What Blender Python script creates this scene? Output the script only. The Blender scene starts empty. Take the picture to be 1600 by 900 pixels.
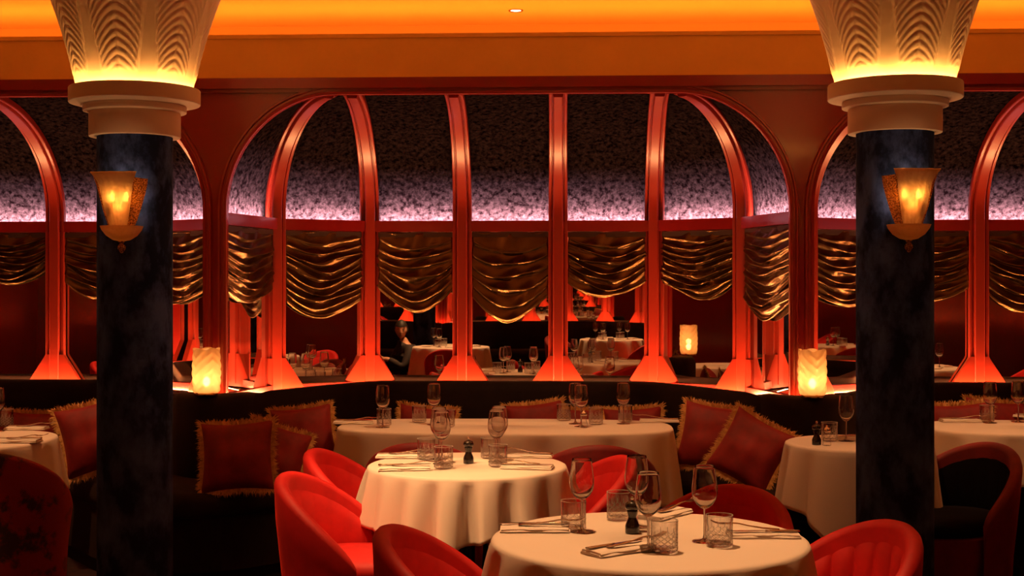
import bpy, math, random
from mathutils import Vector, Matrix
from math import sin, cos, pi, radians, tan, atan2, sqrt
random.seed(7)
SC = bpy.context.scene
COL = SC.collection

# ------------------------------------------------------------------ camera
F = 2100.0; HZ = 443.0; CH = 1.5; TH = radians(2.5)
cam = bpy.data.cameras.new('camera'); camo = bpy.data.objects.new('camera', cam)
COL.objects.link(camo); camo.location = (0, 0, CH); camo.rotation_euler = (pi/2, 0, TH)
cam.sensor_width = 36; cam.lens = 36*F/1600; cam.shift_y = (HZ-450)/1600.0; cam.clip_start = 0.05
SC.camera = camo

# ------------------------------------------------------------------ world, exposure
w = bpy.data.worlds.new('world'); SC.world = w; w.use_nodes = True
w.node_tree.nodes['Background'].inputs[0].default_value = (1, .45, .2, 1)
w.node_tree.nodes['Background'].inputs[1].default_value = 0.012
SC.view_settings.view_transform = 'Standard'; SC.view_settings.look = 'None'
SC.view_settings.exposure = 0.0; SC.view_settings.gamma = 1.0
SC.view_settings.use_curve_mapping = False
cy = SC.cycles; cy.adaptive_threshold = .006
cy.max_bounces = 14; cy.diffuse_bounces = 3; cy.glossy_bounces = 6; cy.transmission_bounces = 12
cy.transparent_max_bounces = 32; cy.sample_clamp_indirect = 3.0; cy.sample_clamp_direct = 30.0
cy.blur_glossy = 1.0; cy.caustics_refractive = True; cy.caustics_reflective = False

# light levels, all in one place
L = dict(sill=20.0, rail=44.0, capital=120.0, sconce=.85, lamp=1.1, spot=205.0, bulb=60.0, cove=75.0)
C_SILL = (1, .42, .15); C_RAIL = (1, .62, .58); C_CAP = (1, .42, .09); C_COVE = (1, .235, .022); C_WARM = (1, .49, .20)

# ------------------------------------------------------------------ pixel helpers (16:9 frame, 1600x900)
def ray(px, py):
    x = (px-800)/F; z = -(py-HZ)/F
    return Vector((x*cos(TH)-sin(TH), x*sin(TH)+cos(TH), z))
def atY(px, py, Y):
    r = ray(px, py); return Vector((0, 0, CH)) + r*(Y/r.y)
def atZ(px, py, z):
    r = ray(px, py); return Vector((0, 0, CH)) + r*((z-CH)/r.z)
def atD(px, d, z=0.0):
    r = ray(px, HZ); p = r*d; return Vector((p.x, p.y, z))

# ------------------------------------------------------------------ materials
def nodes(name):
    m = bpy.data.materials.new(name); m.use_nodes = True
    nt = m.node_tree; return m, nt, nt.nodes['Principled BSDF']
def setin(b, **k):
    for n, v in k.items():
        n = n.replace('_', ' ')
        if n in b.inputs:
            b.inputs[n].default_value = (v + (1,)) if isinstance(v, tuple) and len(v) == 3 else v
def mat(name, color, rough=.5, metal=0., col2=None, nscale=8., ndetail=4., bump=0., bscale=60., ramp=(.35, .65), stretch=(1, 1, 1), **k):
    m, nt, b = nodes(name)
    setin(b, Base_Color=color, Roughness=rough, Metallic=metal, **k)
    if col2 or bump:
        tc = nt.nodes.new('ShaderNodeTexCoord'); mp = nt.nodes.new('ShaderNodeMapping')
        mp.inputs['Scale'].default_value = stretch
        nt.links.new(tc.outputs['Object'], mp.inputs[0])
    if col2:
        n = nt.nodes.new('ShaderNodeTexNoise'); n.inputs['Scale'].default_value = nscale; n.inputs['Detail'].default_value = ndetail
        n.inputs['Roughness'].default_value = .65
        r = nt.nodes.new('ShaderNodeValToRGB'); r.color_ramp.elements[0].position = ramp[0]; r.color_ramp.elements[1].position = ramp[1]
        r.color_ramp.elements[0].color = color+(1,); r.color_ramp.elements[1].color = col2+(1,)
        nt.links.new(mp.outputs[0], n.inputs['Vector']); nt.links.new(n.outputs['Fac'], r.inputs[0]); nt.links.new(r.outputs[0], b.inputs['Base Color'])
    if bump:
        n2 = nt.nodes.new('ShaderNodeTexNoise'); n2.inputs['Scale'].default_value = bscale; n2.inputs['Detail'].default_value = 4
        bp = nt.nodes.new('ShaderNodeBump'); bp.inputs['Strength'].default_value = bump; bp.inputs['Distance'].default_value = .004
        nt.links.new(mp.outputs[0], n2.inputs['Vector']); nt.links.new(n2.outputs['Fac'], bp.inputs['Height']); nt.links.new(bp.outputs[0], b.inputs['Normal'])
    return m
def emit(name, color, s):
    m = bpy.data.materials.new(name); m.use_nodes = True; nt = m.node_tree; nt.nodes.clear()
    e = nt.nodes.new('ShaderNodeEmission'); o = nt.nodes.new('ShaderNodeOutputMaterial')
    e.inputs[0].default_value = color+(1,); e.inputs[1].default_value = s; nt.links.new(e.outputs[0], o.inputs[0]); return m
def glass(name, tint=(1, 1, 1), mixf=.45, rough=0.0, bump=0, bscale=80):
    m = bpy.data.materials.new(name); m.use_nodes = True; nt = m.node_tree; nt.nodes.clear()
    g = nt.nodes.new('ShaderNodeBsdfGlass'); g.inputs['Color'].default_value = tint+(1,); g.inputs['Roughness'].default_value = rough; g.inputs['IOR'].default_value = 1.48
    t = nt.nodes.new('ShaderNodeBsdfTransparent'); t.inputs[0].default_value = tint+(1,)
    x = nt.nodes.new('ShaderNodeMixShader'); x.inputs[0].default_value = mixf
    o = nt.nodes.new('ShaderNodeOutputMaterial')
    if mixf == 0: nt.links.new(g.outputs[0], o.inputs[0]); return m
    nt.links.new(g.outputs[0], x.inputs[1]); nt.links.new(t.outputs[0], x.inputs[2]); nt.links.new(x.outputs[0], o.inputs[0])
    return m
def thin(name, pwr=3.5, edge=.85, base=.09, rough=.09):
    m = bpy.data.materials.new(name); m.use_nodes = True; nt = m.node_tree; nt.nodes.clear(); N = nt.nodes.new
    f = N('ShaderNodeLayerWeight'); f.inputs['Blend'].default_value = .5
    pw = N('ShaderNodeMath'); pw.operation = 'POWER'; pw.inputs[1].default_value = pwr
    mt = N('ShaderNodeMath'); mt.operation = 'MULTIPLY_ADD'; mt.inputs[1].default_value = edge; mt.inputs[2].default_value = base
    nt.links.new(f.outputs['Facing'], pw.inputs[0]); nt.links.new(pw.outputs[0], mt.inputs[0])
    t = N('ShaderNodeBsdfTransparent'); g = N('ShaderNodeBsdfGlossy'); g.inputs['Roughness'].default_value = rough
    x = N('ShaderNodeMixShader'); o = N('ShaderNodeOutputMaterial')
    nt.links.new(mt.outputs[0], x.inputs[0]); nt.links.new(t.outputs[0], x.inputs[1]); nt.links.new(g.outputs[0], x.inputs[2]); nt.links.new(x.outputs[0], o.inputs[0]); return m
def frosted(name, color, trans=.55, bscale=90, bstr=.6, wave=False, clear=.15, speck=0):
    """pressed art glass: translucent body, glossy skin, a little see-through"""
    m = bpy.data.materials.new(name); m.use_nodes = True; nt = m.node_tree; nt.nodes.clear(); N = nt.nodes.new
    tc = N('ShaderNodeTexCoord'); n = N('ShaderNodeTexVoronoi' if not wave else 'ShaderNodeTexNoise'); n.inputs['Scale'].default_value = bscale
    bp = N('ShaderNodeBump'); bp.inputs['Strength'].default_value = bstr; bp.inputs['Distance'].default_value = .004
    nt.links.new(tc.outputs['Object'], n.inputs['Vector']); nt.links.new(n.outputs[0], bp.inputs['Height'])
    tr = N('ShaderNodeBsdfTranslucent'); tr.inputs[0].default_value = color+(1,)
    df = N('ShaderNodeBsdfDiffuse'); df.inputs[0].default_value = color+(1,)
    gl = N('ShaderNodeBsdfGlossy'); gl.inputs['Roughness'].default_value = .15
    tp = N('ShaderNodeBsdfTransparent'); tp.inputs[0].default_value = color+(1,)
    for s in (tr, df, gl): nt.links.new(bp.outputs[0], s.inputs['Normal'])
    a = N('ShaderNodeMixShader'); a.inputs[0].default_value = 1-trans; nt.links.new(tr.outputs[0], a.inputs[1]); nt.links.new(df.outputs[0], a.inputs[2])
    b = N('ShaderNodeMixShader'); b.inputs[0].default_value = .12; nt.links.new(a.outputs[0], b.inputs[1]); nt.links.new(gl.outputs[0], b.inputs[2])
    if speck:
        vn = N('ShaderNodeTexNoise'); vn.inputs['Scale'].default_value = speck; vn.inputs['Detail'].default_value = 3
        rp = N('ShaderNodeValToRGB'); rp.color_ramp.elements[0].position = .42; rp.color_ramp.elements[1].position = .58
        rp.color_ramp.elements[0].color = (color[0]*.22, color[1]*.15, color[2]*.1, 1); rp.color_ramp.elements[1].color = color+(1,)
        nt.links.new(tc.outputs['Object'], vn.inputs['Vector']); nt.links.new(vn.outputs['Fac'], rp.inputs[0])
        nt.links.new(rp.outputs[0], tr.inputs[0]); nt.links.new(rp.outputs[0], df.inputs[0])
    c = N('ShaderNodeMixShader'); c.inputs[0].default_value = clear; nt.links.new(b.outputs[0], c.inputs[1]); nt.links.new(tp.outputs[0], c.inputs[2])
    o = N('ShaderNodeOutputMaterial'); nt.links.new(c.outputs[0], o.inputs[0]); return m

M = {}
M['lacquer'] = mat('red_lacquer', (.23, .008, .006), .22, Coat_Weight=.4, Coat_Roughness=.12)
M['rib'] = mat('red_rib_lacquer', (.27, .017, .007), .30, Coat_Weight=.35, Coat_Roughness=.25)
M['fascia'] = mat('ochre_plaster', (.88, .50, .10), .8, col2=(.80, .45, .09), nscale=3)
M['ceiling'] = mat('ceiling_paint', (.85, .55, .22), .75)
M['dark'] = mat('dark_gap', (.02, .008, .005), .8)
M['floor'] = mat('dark_carpet', (.02, .006, .005), .95, col2=(.05, .012, .008), nscale=20)
M['upper'] = mat('crushed_mauve_velvet', (.0016, .0007, .001), 1.0, col2=(.021, .0135, .0165), nscale=40, ndetail=14, ramp=(.38, .66), bump=.7, bscale=120, Specular_IOR_Level=0.)
M['mirror'] = mat('aged_mirror', (.93, .88, .82), .008, 1.0)
M['satin'] = mat('bronze_satin', (.15, .075, .025), .27, .85, bump=.15, bscale=200)
M['column'] = mat('blue_black_velvet', (.012, .022, .080), 1.0, col2=(.072, .13, .46), nscale=7, ndetail=9, ramp=(.44, .62), stretch=(1, 1, .6), Specular_IOR_Level=.05, Sheen_Weight=.06, Sheen_Roughness=.4, Sheen_Tint=(.5, .65, 1))
M['plaster'] = mat('cream_plaster', (.88, .70, .53), .7, bump=.1, bscale=40)
M['cloth'] = mat('white_linen', (.88, .77, .66), .85, bump=.12, bscale=300, Sheen_Weight=.1)
M['napkin'] = mat('napkin_linen', (.90, .80, .70), .85, bump=.2, bscale=260)
M['red'] = mat('red_velvet', (.50, .005, .006), .65, col2=(.62, .008, .008), nscale=9, Sheen_Weight=.4, Sheen_Roughness=.35, Sheen_Tint=(1, .05, .03))
M['reddark'] = mat('darkened_red_velvet', (.13, .002, .003), .7, col2=(.20, .003, .004), nscale=7, Sheen_Weight=.3, Sheen_Roughness=.4, Sheen_Tint=(1, .12, .08))  # rear chairs' shade put into a darkened red; black-lined shells share it
M['pillow'] = mat('pillow_velvet', (.15, .002, .002), .7, col2=(.27, .004, .004), nscale=6, Sheen_Weight=.3, Sheen_Roughness=.4, Sheen_Tint=(1, .15, .08))
M['floral'] = mat('floral_velvet', (.30, .006, .008), .75, col2=(.03, .01, .012), nscale=7, ndetail=5, ramp=(.52, .60), Sheen_Weight=.4, Sheen_Tint=(1, .2, .1))
M['black_velvet'] = mat('black_velvet', (.004, .002, .003), .9, Specular_IOR_Level=.1)
M['banquette'] = mat('brown_black_velvet', (.007, .002, .0015), .8, col2=(.013, .005, .003), nscale=9, Specular_IOR_Level=.2, Sheen_Weight=.05, Sheen_Tint=(1, .5, .3))
M['fringe'] = mat('gold_fringe', (.55, .28, .07), .6, col2=(.85, .52, .17), nscale=60)
M['black'] = mat('black_lacquered_wood', (.012, .008, .006), .25, Coat_Weight=.5)
M['wood'] = mat('dark_wood', (.04, .015, .008), .45)
M['silver'] = mat('silver', (.85, .76, .66), .16, 1.0)
M['brass'] = mat('brass', (.75, .48, .18), .25, 1.0)
M['glass'] = glass('clear_glass', (1, 1, 1), 0)
M['bowlglass'] = M['glass']
M['cutglass'] = thin('cut_glass', 2.2, .95, .10, .05)
M['ground'] = frosted('ground_cut_rim_glint', (1, .97, .92), .5, 200, .2, clear=.35)  # whitish faces: the ground cuts, plus the rim's bright glint as colour
M['sconce'] = frosted('amber_glass', (.90, .46, .12), .5, 160, .9, clear=.14, speck=170)
M['sconce_clear'] = frosted('pale_amber_glass', (.96, .66, .32), .5, 70, .8, clear=.2)
M['lampglass'] = frosted('ribbed_clear_glass', (1, .82, .56), .5, 60, .3, True, clear=.3)
M['ring'] = emit('capital_strip', C_CAP, L['capital'])
M['bulb'] = emit('bulb', (1, .62, .28), L['bulb'])
M['downlight'] = emit('downlight_lens', (1, .75, .5), 6)
M['skin'] = mat('skin', (.55, .28, .17), .5, Subsurface_Weight=.1)
M['hair'] = mat('dark_hair', (.012, .007, .005), .6)
M['shirt'] = mat('dark_shirt', (.02, .012, .012), .8)
M['enamel'] = mat('white_porcelain', (.85, .8, .72), .2)

# ------------------------------------------------------------------ mesh helpers
def mesh(name, verts, faces, m, parent=None, smooth=True, angle=None, mats=None, fm=None):
    me = bpy.data.meshes.new(name); me.from_pydata([tuple(v) for v in verts], [], faces)
    me.materials.append(m)
    if mats:
        for x in mats: me.materials.append(x)
        for i, k in enumerate(fm): me.polygons[i].material_index = k
    me.polygons.foreach_set('use_smooth', [smooth]*len(me.polygons))
    me.update()
    import bmesh
    b = bmesh.new(); b.from_mesh(me); bmesh.ops.recalc_face_normals(b, faces=b.faces); b.to_mesh(me); b.free()
    o = bpy.data.objects.new(name, me); COL.objects.link(o)
    if smooth and angle: 
        try: me.set_sharp_from_angle(angle=radians(angle))
        except Exception: pass
    if parent: o.parent = parent
    return o
class MB:
    def __init__(s): s.v = []; s.f = []
    def add(s, v, f):
        n = len(s.v); s.v += [Vector(x) for x in v]; s.f += [tuple(i+n for i in g) for g in f]; return s
    def box(s, x0, x1, y0, y1, z0, z1, mtx=None):
        v = [Vector((x, y, z)) for x in (x0, x1) for y in (y0, y1) for z in (z0, z1)]
        if mtx: v = [mtx @ p for p in v]
        return s.add(v, [(0, 1, 3, 2), (4, 6, 7, 5), (0, 4, 5, 1), (2, 3, 7, 6), (0, 2, 6, 4), (1, 5, 7, 3)])
    def loft(s, secs, closed=True, cap=True, ring=False):
        n = len(secs[0]); v = [p for q in secs for p in q]; f = []
        k = len(secs); rng = range(k if ring else k-1)
        for i in rng:
            j = (i+1) % k
            for a in range(n if closed else n-1):
                b = (a+1) % n; f.append((i*n+a, i*n+b, j*n+b, j*n+a))
        if cap and closed and not ring: f.append(tuple(range(n))); f.append(tuple(range((k-1)*n, k*n))[::-1])
        return s.add(v, f)
    def lathe(s, prof, n=32, c=(0, 0, 0), fn=None):
        """prof [(r,z)]; closes poles where r == 0"""
        secs = []
        for r, z in prof:
            row = []
            for i in range(n):
                a = 2*pi*i/n; rr = r if fn is None else fn(r, z, a)
                row.append(Vector((c[0]+rr*cos(a), c[1]+rr*sin(a), c[2]+z)))
            secs.append(row)
        return s.loft(secs, True, False)
    def tube(s, pts, r, n=8):
        pts = [Vector(p) for p in pts]; secs = []
        up = Vector((0, 0, 1))
        for i, p in enumerate(pts):
            t = (pts[min(i+1, len(pts)-1)] - pts[max(i-1, 0)]).normalized()
            a = t.cross(up); a = a.normalized() if a.length > 1e-3 else Vector((1, 0, 0)); b = t.cross(a)
            rr = r[i] if isinstance(r, (list, tuple)) else r
            secs.append([p + a*rr*cos(2*pi*k/n) + b*rr*sin(2*pi*k/n) for k in range(n)])
        return s.loft(secs)
    def build(s, name, m, parent=None, smooth=True, angle=None): return mesh(name, s.v, s.f, m, parent, smooth, angle)
def bevel(o, wd=.004, seg=2):
    md = o.modifiers.new('bevel', 'BEVEL'); md.width = wd; md.segments = seg; md.limit_method = 'ANGLE'; md.angle_limit = radians(35); return o
def tag(o, label=None, cat=None, group=None, kind=None):
    if label: o['label'] = label
    if cat: o['category'] = cat
    if group: o['group'] = group
    if kind: o['kind'] = kind
    return o
def empty(name, loc=(0, 0, 0), rz=0., parent=None):
    o = bpy.data.objects.new(name, None); COL.objects.link(o); o.location = loc; o.rotation_euler = (0, 0, rz); o.empty_display_size = .1
    if parent: o.parent = parent
    return o
def copy_tree(o, parent=None, lights=True):
    if o.type == 'LIGHT' and not lights: return None
    c = o.copy(); COL.objects.link(c)
    if parent: c.parent = parent
    for ch in [x for x in bpy.data.objects if x.parent == o and x != c]: copy_tree(ch, c, lights)
    return c
def sstep(a, b, x):
    t = min(1, max(0, (x-a)/(b-a))); return t*t*(3-2*t)
def area(name, loc, sx, sy, rot, power, color, parent=None):
    l = bpy.data.lights.new(name, 'AREA'); l.shape = 'RECTANGLE'; l.size = sx; l.size_y = sy; l.energy = power; l.color = color
    o = bpy.data.objects.new(name, l); COL.objects.link(o); o.location = loc; o.rotation_euler = rot
    if parent: o.parent = parent
    return o
def point(name, loc, power, color, r=.03, parent=None):
    l = bpy.data.lights.new(name, 'POINT'); l.energy = power; l.color = color; l.shadow_soft_size = r
    o = bpy.data.objects.new(name, l); COL.objects.link(o); o.location = loc
    if parent: o.parent = parent
    return o

# ------------------------------------------------------------------ room shell
YF = 7.30                 # front plane of the panelled wall
YM = 8.42                 # mirrors at the middle of a bay
ZC = 3.1                  # ceiling
ZL = 2.862                # top of the fascia, lip of the light cove
ZH = 2.535                # underside of the header
XC = atY(790, 300, YF).x    # centre of the middle bay
PITCH = 3.19
XL, XR = XC-1.5*PITCH-.12, XC+1.5*PITCH+.12
YR = 1.83                 # the room is mirrored about this line
YB = 2*YR-YF              # front plane of the opposite wall
def turn(o): o.location = (2*XC-o.location.x, 2*YR-o.location.y, o.location.z); o.rotation_euler.z += pi; return o

tag(MB().box(XL-.3, XR+.3, YB-1.6, YM+.4, -.1, 0).build('floor', M['floor'], smooth=False), kind='structure')
tag(MB().box(XL-.3, XR+.3, YB-1.6, YM+.4, ZC, ZC+.1).build('ceiling', M['ceiling'], smooth=False), kind='structure')
tag(MB().box(XL-.15, XL, YB-1.5, YM+.3, 0, ZC).build('wall_left', M['lacquer'], smooth=False), kind='structure')
tag(MB().box(XR, XR+.15, YB-1.5, YM+.3, 0, ZC).build('wall_right', M['lacquer'], smooth=False), kind='structure')

HW = 1.535; AX = .93; AZ0 = 1.90        # half width of an arch, start of the flat top, springing height
def arch_z(u):
    u = abs(u)
    if u <= AX: return ZH
    if u >= HW: return None
    t = (u-AX)/(HW-AX); return AZ0+(ZH-AZ0)*sqrt(max(0, 1-t*t))
def wall_face():
    """spandrels and pilasters with three arched openings, one slab"""
    mb = MB(); y0, y1 = YF, YF+.05; top = 2.62
    for k in (-1, 0, 1):
        c = XC+k*PITCH; us = [-PITCH/2, -HW]
        for i in range(1, 29): us.append(-AX-(HW-AX)*cos(i/28*pi/2))
        us += [AX+(HW-AX)*sin(i/28*pi/2) for i in range(1, 28)] + [HW, PITCH/2]
        us = sorted(set(round(q, 5) for q in us))
        for a, b in zip(us[:-1], us[1:]):
            za = 0 if a < -HW+1e-4 and b <= -HW+1e-4 or a >= HW-1e-4 else None
            if za == 0: z0 = z1 = 0
            else:
                z0 = arch_z(a) or AZ0; z1 = arch_z(b) or AZ0
            v = [(c+a, y0, z0), (c+b, y0, z1), (c+b, y0, top), (c+a, y0, top), (c+a, y1, z0), (c+b, y1, z1), (c+b, y1, top), (c+a, y1, top)]
            mb.add(v, [(0, 1, 2, 3), (5, 4, 7, 6), (0, 4, 5, 1)])
    for k in (-1, 0, 1):
        c = XC+k*PITCH
        for s in (-1, 1):
            x = c+s*HW; mb.add([(x, y0, 0), (x, y1, 0), (x, y1, AZ0), (x, y0, AZ0)], [(0, 1, 2, 3)])
    mb.box(XL, XC-1.5*PITCH, y0, y1, 0, top); mb.box(XC+1.5*PITCH, XR, y0, y1, 0, top)
    me = mb.build('wall_front', M['lacquer'], smooth=False); return tag(me, kind='structure')
wf = wall_face()
wb = wf.copy(); COL.objects.link(wb); wb.name = 'wall_back'; turn(wb)
# wall behind the niches
tag(MB().box(XL, XR, YM+.16, YM+.25, 0, 2.62).build('wall_outer_front', M['dark'], smooth=False), kind='structure')
tag(MB().box(XL, XR, 2*YR-YM-.25, 2*YR-YM-.16, 0, 2.62).build('wall_outer_back', M['dark'], smooth=False), kind='structure')
# fascia, cornice, shadow gap
def fasc(name, m, y0, y1, z0, z1):
    o = MB().box(XL, XR, y0, y1, z0, z1).build(name, m, smooth=False); tag(o, kind='structure')
    c = o.copy(); COL.objects.link(c); turn(c)
    return o
fasc('trim_1', M['fascia'], YF-.005, YF+.06, 2.615, ZL-.022)
fasc('trim_2', M['fascia'], YF-.012, YF+.06, ZL-.022, ZL)
fasc('trim_7', M['ceiling'], YF+1.0, YF+1.08, 2.60, ZC)
fasc('trim_3', M['lacquer'], YF-.045, YF, 2.563, 2.62)
fasc('trim_4', M['lacquer'], YF-.02, YF, 2.543, 2.563)
fasc('trim_5', M['dark'], YF+.05, YM+.2, 2.60, 2.63)
for sgn in (0, 1):
    o = area('cove_light', ((XL+XR)/2, YF+.45, 2.67), XR-XL-.1, .06, (pi, 0, 0), L['cove'], C_COVE)
    if sgn: turn(o)

# arch mouldings
def arch_pts():
    p = [(-HW, 0.86), (-HW, 1.3), (-HW, AZ0)]
    p += [(-AX-(HW-AX)*cos(i/24*pi/2), AZ0+(ZH-AZ0)*sin(i/24*pi/2)) for i in range(1, 25)]
    p += [(0, ZH)]
    p += [(-a, b) for a, b in reversed(p[:-1])]
    return p
AP = arch_pts()
def moulding(parent):
    secs = []
    for i, (u, z) in enumerate(AP):
        a = AP[max(0, i-1)]; b = AP[min(len(AP)-1, i+1)]
        t = Vector((b[0]-a[0], b[1]-a[1])).normalized(); n = Vector((-t.y, t.x))   # outward
        prof = [(-.004, .0), (-.004, -.022), (.010, -.026), (.014, -.016), (.026, -.016), (.030, -.024), (.040, -.024), (.046, 0)]
        secs.append([Vector((u+n.x*q, YF+y, z+n.y*q)) for q, y in prof])
    return MB().loft(secs).build('arch_moulding', M['rib'], parent, True, 30)

# plan of a bay: pilaster edge, outer rib, inner ribs
PLAN = [(-HW-.05, YF+.05), (-1.435, 8.06), (-.915, YM), (-.325, YM), (.275, YM), (.88, YM), (1.385, 8.06), (HW+.05, YF+.05)]
TOPX = [None, -.98, -.85, -.29, .285, .84, .96, None]
ZS = 1.93
def rib_path(i, n=20):
    bx, by = PLAN[i]
    pts = [Vector((bx, by, z)) for z in (.86, 1.02, 1.3, 1.6, 1.85, ZS)]
    T = Vector((TOPX[i], YF+.06, ZH+.035))
    for k in range(1, n+1):
        a = k/n*pi/2
        pts.append(Vector((bx+(T.x-bx)*(1-cos(a)), by+(T.y-by)*(1-cos(a)), ZS+(T.z-ZS)*sin(a))))
    return pts
def edge_path(s, n=20):
    pts = [Vector((s*(HW+.05), YF+.05, z)) for z in (.86, 1.02, 1.3, 1.6, 1.85, ZS)]
    for k in range(1, n+1):
        a = k/n*pi/2; pts.append(Vector((s*(AX+(HW+.05-AX)*cos(a)), YF+.05, AZ0+(ZH+.03-AZ0)*sin(a))))
    return pts
def lateral(i):
    a = Vector((PLAN[i][0]-PLAN[i-1][0], PLAN[i][1]-PLAN[i-1][1], 0)).normalized() if i > 0 else None
    b = Vector((PLAN[i+1][0]-PLAN[i][0], PLAN[i+1][1]-PLAN[i][1], 0)).normalized() if i < 7 else None
    return ((a+b) if a and b else (a or b)).normalized()
RP = [(-.060, 0), (-.060, .030), (-.056, .035), (-.042, .035), (-.038, .028), (-.034, .028), (-.030, .046), (-.026, .050), (.026, .050), (.030, .046), (.034, .028), (.038, .028), (.042, .035), (.056, .035), (.060, .030), (.060, 0)]
def make_rib(i, parent):
    pts = rib_path(i); lat = lateral(i)
    if i in (1, 6): lat = (lat + Vector((1, 0, 0))*.9).normalized()
    secs = []
    for k, p in enumerate(pts):
        t = (pts[min(k+1, len(pts)-1)]-pts[max(k-1, 0)]).normalized()
        b = (lat - t*lat.dot(t)).normalized(); n = t.cross(b)
        if n.y > 0 and abs(t.z) > .5: n = -n
        if abs(t.z) <= .5 and n.z > 0: n = -n
        wd = 1.0 if p.z < ZS else 1-.12*(p.z-ZS)/(ZH-ZS)
        secs.append([p + b*s*wd + n*h for s, h in RP])
    o = MB().loft(secs).build('rib', M['rib'], parent, True, 25)
    # flared foot
    n = Vector((lat.y, -lat.x, 0)); base = Vector((PLAN[i][0], PLAN[i][1], 0)); mb = MB()
    def sec(z, hw): return [base+lat*(-hw)+Vector((0, 0, z)), base+lat*(-hw)+n*.040+Vector((0, 0, z)), base+lat*(-hw+.02)+n*.046+Vector((0, 0, z)), base+lat*(hw-.02)+n*.046+Vector((0, 0, z)), base+lat*hw+n*.040+Vector((0, 0, z)), base+lat*hw+Vector((0, 0, z))]
    mb.loft([sec(.84, .178), sec(.87, .172), sec(1.035, .066), sec(1.05, .058)])
    mb.build('rib_foot', M['rib'], o, True, 30)
def make_bay(name, lights=True):
    root = empty(name); tag(root, kind='structure')
    for i in range(1, 7): make_rib(i, root)
    moulding(root)
    paths = [edge_path(-1)] + [rib_path(i) for i in range(1, 7)] + [edge_path(1)]
    for i in range(7):
        A, B = paths[i], paths[i+1]; d = (B[0]-A[0]); d.z = 0; d.normalize(); n = Vector((-d.y, d.x, 0))   # away from room
        # velvet vault panel, set back behind the rail trough
        secs = []
        for a, b in zip(A[4:], B[4:]):
            lo = max(0, min(1, (ZH-a.z)/(ZH-1.9))); off = n*(.055*lo+.004) + Vector((0, 0, .0))
            secs.append([a.lerp(b, q/8)+off for q in range(9)])
        mb = MB().loft(secs, closed=False)
        mb.build('velvet_panel', M['upper'], root)
        # mirror
        L0, L1 = A[0], B[0]
        mb = MB(); o1 = n*.012; o2 = n*.03
        v = [L0+o1, L1+o1, L1+o1, L0+o1, L0+o2, L1+o2, L1+o2, L0+o2]
        v = [Vector((p.x, p.y, z)) for p, z in zip(v, (.83, .83, 1.86, 1.86)*2)]
        mb.add(v, [(0, 1, 2, 3), (7, 6, 5, 4), (0, 4, 5, 1), (1, 5, 6, 2), (2, 6, 7, 3), (3, 7, 4, 0)])
        mb.build('mirror_pane', M['mirror'], root, False)
        # rail with a light trough behind its lip
        def rs(p): return [Vector((p.x, p.y, 0))+n*q+Vector((0, 0, z)) for q, z in ((-.034, 1.826), (-.034, 1.893), (-.020, 1.893), (-.020, 1.846), (.05, 1.846), (.05, 1.826))]
        MB().loft([rs(L0), rs(L1)]).build('rail', M['lacquer'], root, False)
        # bottom frame bar of the mirror
        def bs(p): return [Vector((p.x, p.y, 0))+n*q+Vector((0, 0, z)) for q, z in ((-.012, .84), (-.012, .885), (.012, .89), (.012, .84))]
        MB().loft([bs(L0), bs(L1)]).build('mirror_bar', M['lacquer'], root, False)
    if lights:
        for a, b in ((0, 1), (1, 2), (2, 5), (5, 6), (6, 7)):
            p = Vector(PLAN[a]); q = Vector(PLAN[b]); d = (q-p); ln = d.length; d.normalize(); nn = Vector((-d.y, d.x)); c = (p+q)/2+nn*.016
            area('rail_light', (c.x, c.y, 1.868), ln*.96, .03, (pi-radians(36), 0, atan2(d.y, d.x)), L['rail']*ln, C_RAIL, root).data.spread = radians(105)
    return root
bay = make_bay('window_1'); bay.location = (XC, 0, 0)
bays = [bay]
for n, k in (('window_2', -1), ('window_3', 1)):
    b = copy_tree(bay); b.name = n; b.location = (XC+k*PITCH, 0, 0); bays.append(b)
for j, k in enumerate((-1, 0, 1)):
    b = copy_tree(bay, lights=False); b.name = 'window_%d' % (4+j); b.location = (XC+k*PITCH, 0, 0); turn(b)

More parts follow.
